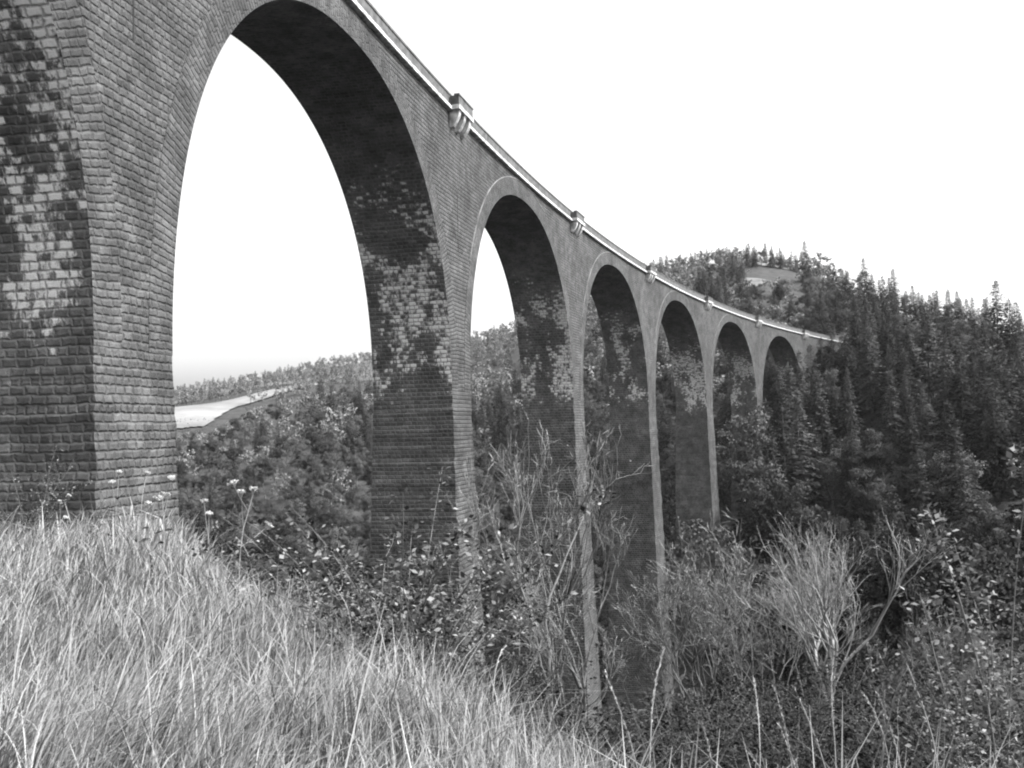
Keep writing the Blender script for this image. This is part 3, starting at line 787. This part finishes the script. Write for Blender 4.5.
HANDB = [
 (925, 56, 510, 0, 'pale leafy tree right of the largest leafless tree'),
 (790, 130, 470, 1, 'pale rounded broadleaf tree standing out among dark spruces above the largest leafless tree'),
 (832, 170, 375, 2, 'tall rounded broadleaf tree among the spruces right of the viaduct end'),
 (1000, 50, 545, 3, 'grey leafy tree at the right edge below the spruces'),
 (735, 112, 520, 4, 'leafy tree beside the foot of the rear piers'),
 (752, 150, 425, 2, 'leafy tree standing before the sixth arch'),
 (860, 140, 432, 0, 'pale leafy tree in the middle of the spruces above the largest leafless tree'),
 (440, 26, 590, 5, 'small dark leafy tree at the foot of the nearest tall pier'),
 (505, 22, 640, 6, 'small dense tree at the top of the gully right of the nearest tall pier'),
]
for i, (u, d, vt, k, lab) in enumerate(HANDB):
    x, y, z = at(u, d); h = rise(u, d, vt)
    plant('broadleaf_tree', BRO[k][0], x, y, i * 2.1, h / 10., lab, 'broadleaf tree', 'leafy trees on the near slope', True, z - .1)

SPR = [(765, 160, 398, 'spruce before the foot of the sixth arch'), (777, 168, 366, 'spruce reaching into the last visible arch'), (789, 165, 362, 'spruce at the right side of the last visible arch'),
       (800, 172, 350, 'spruce covering the last pier'), (811, 176, 343, 'spruce just under the deck near the end of the viaduct'), (823, 180, 336, 'spruce hiding the end of the viaduct deck'),
       (834, 178, 330, 'spruce right of the end of the viaduct deck'), (756, 150, 432, 'spruce left of the sixth arch foot'), (783, 150, 405, 'spruce below the last visible arch'),
       (797, 155, 388, 'spruce below the last pier'), (770, 142, 436, 'lowest spruce below the sixth arch'), (818, 160, 368, 'spruce in front of the end of the viaduct'), (748, 140, 468, 'spruce beside the rear pier foot')]
for i, (u, d, vt, lab) in enumerate(SPR):
    x, y, z = at(u, d); h = rise(u, d, vt)
    plant('spruce', CON[i % 9][0], x, y, i * 1.3, h / 15., 'dark ' + lab, 'conifer', 'spruces at the far end of the viaduct', True, z - .15)

# ------------------------------------------------------------------ shrubs and undergrowth
SHR = [data2(shrub(500 + i, 1.4, 14, .05, .5, 130), 'stems', 'leaves', M['darkstem'], M['bush']) for i in range(5)]
BRM = [data2(shrub(520 + i, 1.7, 14, .05, .5, 130), 'stems', 'leaves', M['darkstem'], M['bramble']) for i in range(4)]
SAP = [data2(shrub(540 + i, 1.7, 4, .038, .1, 240), 'stems', 'leaves', M['darkstem'], M['sapling']) for i in range(3)]
bushes = []
for i in range(74):
    u = rng.uniform(225, 1040); dmin = np.interp(u, [225, 365, 515, 655, 760, 1024], [20, 11.5, 8.5, 6.5, 6.2, 7])
    d = dmin * rng.uniform(1.05, 1.5) if i < 44 else dmin * rng.uniform(1.5, 4.2)
    if not accept(*at(u, d)[:2]) or (425 < u < 530 and i % 3): continue
    bushes.append((u, d, rng.uniform(.55, 1.05) * (1 if i < 44 else 1.7) * (1 if u < 560 else .72)))
for i, (u, d, s) in enumerate(bushes):
    x, y, z = at(u, d)
    plant('shrub', SHR[i % 5], x, y, i * 1.3, s, 'leafy green shrub on the slope just below the meadow edge', 'shrub', 'shrubs below the meadow edge', True, z - .05)
BR = [(392, 9.2, 1.25, 'tall bramble with pale leaves in front of the nearest tall pier'),
      (418, 8.6, 1.1, 'bramble at the right of the clump before the nearest tall pier'),
      (366, 10.2, 1.15, 'bramble at the left of the clump before the nearest tall pier'),
      (405, 7.6, .75, 'low bramble at the front of the clump before the nearest tall pier'),
      (340, 11.5, 1.2, 'bramble behind the meadow edge beneath the nearest arch'),
      (24, 16.5, .85, 'leafy bramble against the dark left side of the nearest pier')]
for i, (u, d, s, lab) in enumerate(BR):
    x, y, z = at(u, d)
    plant('bramble', BRM[i % 4], x, y, i * 2.3, s, lab, 'bramble', 'brambles at the meadow edge', True, z - .05)
SP = [(988, 5.0, 1.08, 'tallest pale-leaved sapling at the right edge'), (1012, 4.4, .72, 'pale-leaved sapling lowest at the right edge'),
      (955, 5.4, .78, 'pale-leaved sapling left of the tallest one at the right edge'), (78, 15, .55, 'leaning leafy sprig before the corner of the nearest pier'),
      (930, 4.6, .5, 'short pale-leaved sapling among the dry stems at lower right')]
for i, (u, d, s, lab) in enumerate(SP):
    x, y, z = at(u, d)
    plant('sapling', SAP[i % 3], x, y, i * 1.9, s, lab, 'sapling', 'saplings at the meadow edge', True, z - .05, tilt=(0, .5 if u == 78 else 0))
HW = [(113, 14.5, .95), (134, 13.5, 1.0), (150, 13, .95), (163, 12.5, .8), (60, 14, .62), (236, 11.5, 1.12), (212, 11.2, .9)]
HWP = [[s.mesh('stem', [M['stem']], True)] + [q.mesh('flower_head', [M['flower']]) for q in f] + [q.mesh('leaf', [M['bush']]) for q in l] for s, f, l in (hogweed(600 + i, 1.3, 2 + i % 3) for i in range(6))]
HWL = ['white umbel at the foot of the nearest pier, close to its corner', 'tall white umbel in the middle of the nearest pier face', 'white umbel right of the middle of the nearest pier face', 'lower white umbel near the right edge of the nearest pier',
       'white umbel left of the nearest pier corner, in the shade', 'tallest white umbel, alone under the nearest arch', 'white umbel left of the tallest one under the nearest arch', 'white umbel behind its neighbour at the pier\'s right edge',
       'short white umbel low in the grass under the nearest arch', 'white umbel beside the brambles before the nearest tall pier', 'short white umbel at the meadow edge under the nearest arch', 'white umbel just right of the nearest pier']
for i, (u, d, s) in enumerate(HW):
    x, y, z = at(u, d)
    plant('white_umbel', HWP[i % 6], x, y, i * 2.4, s, HWL[i], 'wildflower', 'white wildflowers at the meadow edge', True, z - .03)
TS = [(485, 5.2, .95, .9), (630, 3.6, 1.0, .15), (655, 3.5, .95, .1), (612, 3.9, .8, .3), (705, 3.6, .85, .25), (745, 4.2, .95, .6), (790, 3.6, .9, .15), (822, 4.2, 1.0, .2), (838, 3.9, .95, .1), (850, 4.0, 1.05, .12), (862, 4.1, 1.0, .1), (878, 4.6, .9, .3), (905, 4.0, .9, .25), (918, 4.2, 1.0, .5), (940, 4.4, 1.15, .15), (970, 3.8, .9, .2), (1000, 4.2, 1.05, .2), (770, 3.8, .7, .4), (812, 3.5, .8, .2), (895, 3.6, .75, .3), (570, 4.6, .8, .5), (520, 4.4, .7, .4), (350, 7., .8, .5), (310, 8., .85, .5), (255, 9, .9, .5)]
TSP = {}
for i, (u, d, s, b) in enumerate(TS):
    key = round(b * 2) / 2
    if key not in TSP: TSP[key] = [(a.mesh('stalk', [M['stem']], True), h.mesh('seed_head', [M['stem']])) for a, h in (tallstem(700 + q + int(key * 20), 1.1, max(.15, key), .16) for q in range(3))]
    x, y, z = at(u, d)
    lab = 'dry grass stalk arching over above the meadow edge right of the brambles' if i == 0 else 'tall dry grass stalk with seed head rising above the meadow edge'
    plant('dry_stalk', TSP[key][i % 3], x, y, i * 1.1, s, lab, 'grass stalk', 'tall dry stalks at the meadow edge', True, z - .03)

# low undergrowth: leaves and twigs over the whole near slope
def undergrowth(n, d0, d1, hmax, leaf):
    u = rng.uniform(-80, 1100, n); d = d0 * (d1 / d0) ** rng.random(n)
    x = (u - 512) / FPX * d; y = d
    edge = np.interp(u, [-80, 0, 180, 300, 365, 515, 655, 760, 1024, 1100], [40, 34, 26, 15, 10.5, 7.2, 5.2, 5, 5.2, 5.5])
    ok = d > edge
    x, y, d = x[ok], y[ok], d[ok]
    bump = .35 + .65 * np.clip(np.sin(x * .9 + 1) * np.cos(y * .8) + .7 * np.sin(x * .37 - y * .43), 0, 1.5)
    k = len(x); z = ground(x, y) + hmax * bump * rng.random(k) ** .7 * np.clip(d / 38, .45, 2.6)
    sz = leaf * rng.uniform(.6, 1.5, k) * np.clip(d / 12, .8, 4.5)
    return leaves(np.stack([x, y, z], 1), unit(rng, k), np.array([0, 0, 1.]) + rng.normal(0, .6, (k, 3)), sz, sz * .6)
ug = Acc(); ug.add(undergrowth(170000, 6, 130, .75, .055)); ug.add(undergrowth(60000, 110, 300, .9, .075))
o = link(bpy.data.objects.new('undergrowth', ug.mesh('undergrowth', [M['bush']]))); prop(o, 'low leafy undergrowth covering the slope below the meadow', 'undergrowth', kind='stuff')

# ------------------------------------------------------------------ meadow grass: every blade a bent strip
def grass(n, dead=False):
    u = rng.uniform(-260, 1290, n); t = rng.random(n)
    d = (1.7 if not dead else 3.) * (34 / 1.7) ** t
    x = (u - 512) / FPX * d; y = d.copy()
    edge = np.interp(u, [-260, 0, 180, 300, 365, 515, 655, 760, 1024, 1290], [36, 32, 28, 16, 11.5, 8.3, 5.6, 4.9, 5, 5])
    s_off = np.array([inv(a, b)[1] for a, b in zip(x, y)])
    clump = np.sin(x * 3.1 + 1) * np.cos(y * 2.7) + np.sin(x * 1.3 - y * 1.7) + .6 * np.sin(x * 6.3 + y * 5.1)
    ok = (d < edge * rng.uniform(.8, 1.02, n)) & ((s_off < -1.) | (s_off > WID + .6)) & (rng.random(n) < .66 + .3 * clump)
    x, y, d, clump, u = x[ok], y[ok], d[ok], clump[ok], u[ok]; k = len(x); z = ground(x, y) - .02
    H = rng.uniform(.15, .5, k) * (1 + .24 * clump) * np.where(rng.random(k) < .08, 1.35, 1.)
    W = np.maximum(.0068, d * .00105) * rng.uniform(.6, 1.3, k)
    az = rng.uniform(0, 2 * PI, k); dirv = np.stack([np.cos(az), np.sin(az), np.zeros(k)], 1)
    wind = np.array([.10, .03, 0])
    swirl = np.stack([np.sin(x * 1.1 + y * .7) + .7 * np.sin(x * 2.9 - y * 2.3), np.cos(x * .8 - y * 1.2) + .7 * np.cos(x * 2.1 + y * 3.1), np.zeros(k)], 1) * .075
    lean = dirv * rng.gamma(2., .12, k)[:, None] + swirl + wind * rng.uniform(.2, 1.2, k)[:, None]
    curl = rng.gamma(1.8, .2, k)[:, None]
    if dead: H *= rng.uniform(.9, 1.6, k); W *= 1.7; curl = curl * 2.2
    side = np.stack([-np.sin(az + rng.normal(0, .6, k)), np.cos(az), np.zeros(k)], 1); side /= np.linalg.norm(side, axis=1)[:, None]
    base = np.stack([x, y, z], 1); V = []
    ld = lean / (np.linalg.norm(lean, axis=1)[:, None] + 1e-6)
    for f, w in ((0, .8), (.36, 1.), (.7, .75), (1., .12)):
        c = base + np.array([0, 0, 1.]) * (H * (f - .28 * curl[:, 0] * f ** 3 * 1.6))[:, None] + (lean * f + ld * curl * f ** 2.4) * H[:, None]
        V += [c - side * (W * w * .5)[:, None], c + side * (W * w * .5)[:, None]]
    V = np.stack(V, 1).reshape(-1, 3)
    b = (np.arange(k) * 8)[:, None]
    Q = np.stack([b + [0, 1, 3, 2], b + [2, 3, 5, 4], b + [4, 5, 7, 6]], 1).reshape(-1, 4)
    return V, Q
g = Acc(); g.add(grass(165000)); g.add(grass(2600, True))
o = link(bpy.data.objects.new('grass', g.mesh('grass', [M['grass']]))); prop(o, 'long pale meadow grass covering the foreground slope', 'grass', kind='stuff')

# ------------------------------------------------------------------ air
USE_HAZE = True
if USE_HAZE:
    hz = bpy.data.meshes.new('haze')
    lo, hi = (-1650, -1650, float(GRID.min()) - 1), (1650, 1650, 125.)
    v = [(x, y, z) for x in (lo[0], hi[0]) for y in (lo[1], hi[1]) for z in (lo[2], hi[2])]
    hz.from_pydata(v, [], [(0, 1, 3, 2), (4, 6, 7, 5), (0, 4, 5, 1), (2, 3, 7, 6), (0, 2, 6, 4), (1, 5, 7, 3)])
    hm = bpy.data.materials.new('pale_air'); hm.use_nodes = True; nt = hm.node_tree; nt.nodes.clear()
    out = nt.nodes.new('ShaderNodeOutputMaterial'); pv = nt.nodes.new('ShaderNodeVolumePrincipled')
    pv.inputs['Color'].default_value = (.93, .93, .93, 1); pv.inputs['Density'].default_value = .00006; pv.inputs['Anisotropy'].default_value = .2
    nt.links.new(pv.outputs[0], out.inputs['Volume']); hz.materials.append(hm)
    o = link(bpy.data.objects.new('haze', hz)); prop(o, 'pale haze hanging in the air of the valley', 'haze', kind='stuff')

# ------------------------------------------------------------------ light: bright veiled sky, soft sun high from the right
SUN_EL, SUN_AZ = math.radians(52), math.radians(100)        # azimuth clockwise from the view direction
w = bpy.data.worlds.new('World'); scene.world = w; w.use_nodes = True
nt = w.node_tree; bg = nt.nodes['Background']
sky = nt.nodes.new('ShaderNodeTexSky'); sky.sky_type = 'NISHITA'; sky.sun_disc = False
sky.sun_elevation = SUN_EL; sky.sun_rotation = SUN_AZ; sky.dust_density = 8.; sky.air_density = 1.4; sky.altitude = 600
bw = nt.nodes.new('ShaderNodeRGBToBW'); nt.links.new(sky.outputs[0], bw.inputs[0]); nt.links.new(bw.outputs[0], bg.inputs[0])
bg.inputs[1].default_value = .15
sl = bpy.data.lights.new('sun', 'SUN'); sl.energy = 2.8; sl.angle = math.radians(14); sl.color = (1, 1, 1)
so = link(bpy.data.objects.new('sun', sl))
dirv = Vector((math.sin(SUN_AZ) * math.cos(SUN_EL), math.cos(SUN_AZ) * math.cos(SUN_EL), math.sin(SUN_EL)))
so.rotation_euler = dirv.to_track_quat('Z', 'Y').to_euler(); so.location = dirv * 300

# ------------------------------------------------------------------ camera and output
cam = bpy.data.cameras.new('camera'); cam.sensor_width = 36.; cam.lens = FPX / 1024 * 36.; cam.clip_start = .05; cam.clip_end = 6000
co = link(bpy.data.objects.new('camera', cam))
co.rotation_euler = (Matrix.Rotation(PI / 2 + PITCH, 3, 'X') @ Matrix.Rotation(ROLL, 3, 'Z')).to_euler()
scene.camera = co
vs = scene.view_settings; scene.display_settings.display_device = 'sRGB'
vs.view_transform = 'Standard'; vs.look = 'None'; vs.exposure = 1.68; vs.gamma = 1; vs.use_curve_mapping = False
scene.render.film_transparent = False
scene.cycles.max_bounces = 5; scene.cycles.diffuse_bounces = 3; scene.cycles.transmission_bounces = 3; scene.cycles.transparent_max_bounces = 4
scene.cycles.volume_bounces = 0
scene.cycles.use_denoising = True
scene.cycles.filter_width = 2.1                      # the photograph's soft small-sensor sharpness
scene.cycles.sample_clamp_indirect = 4
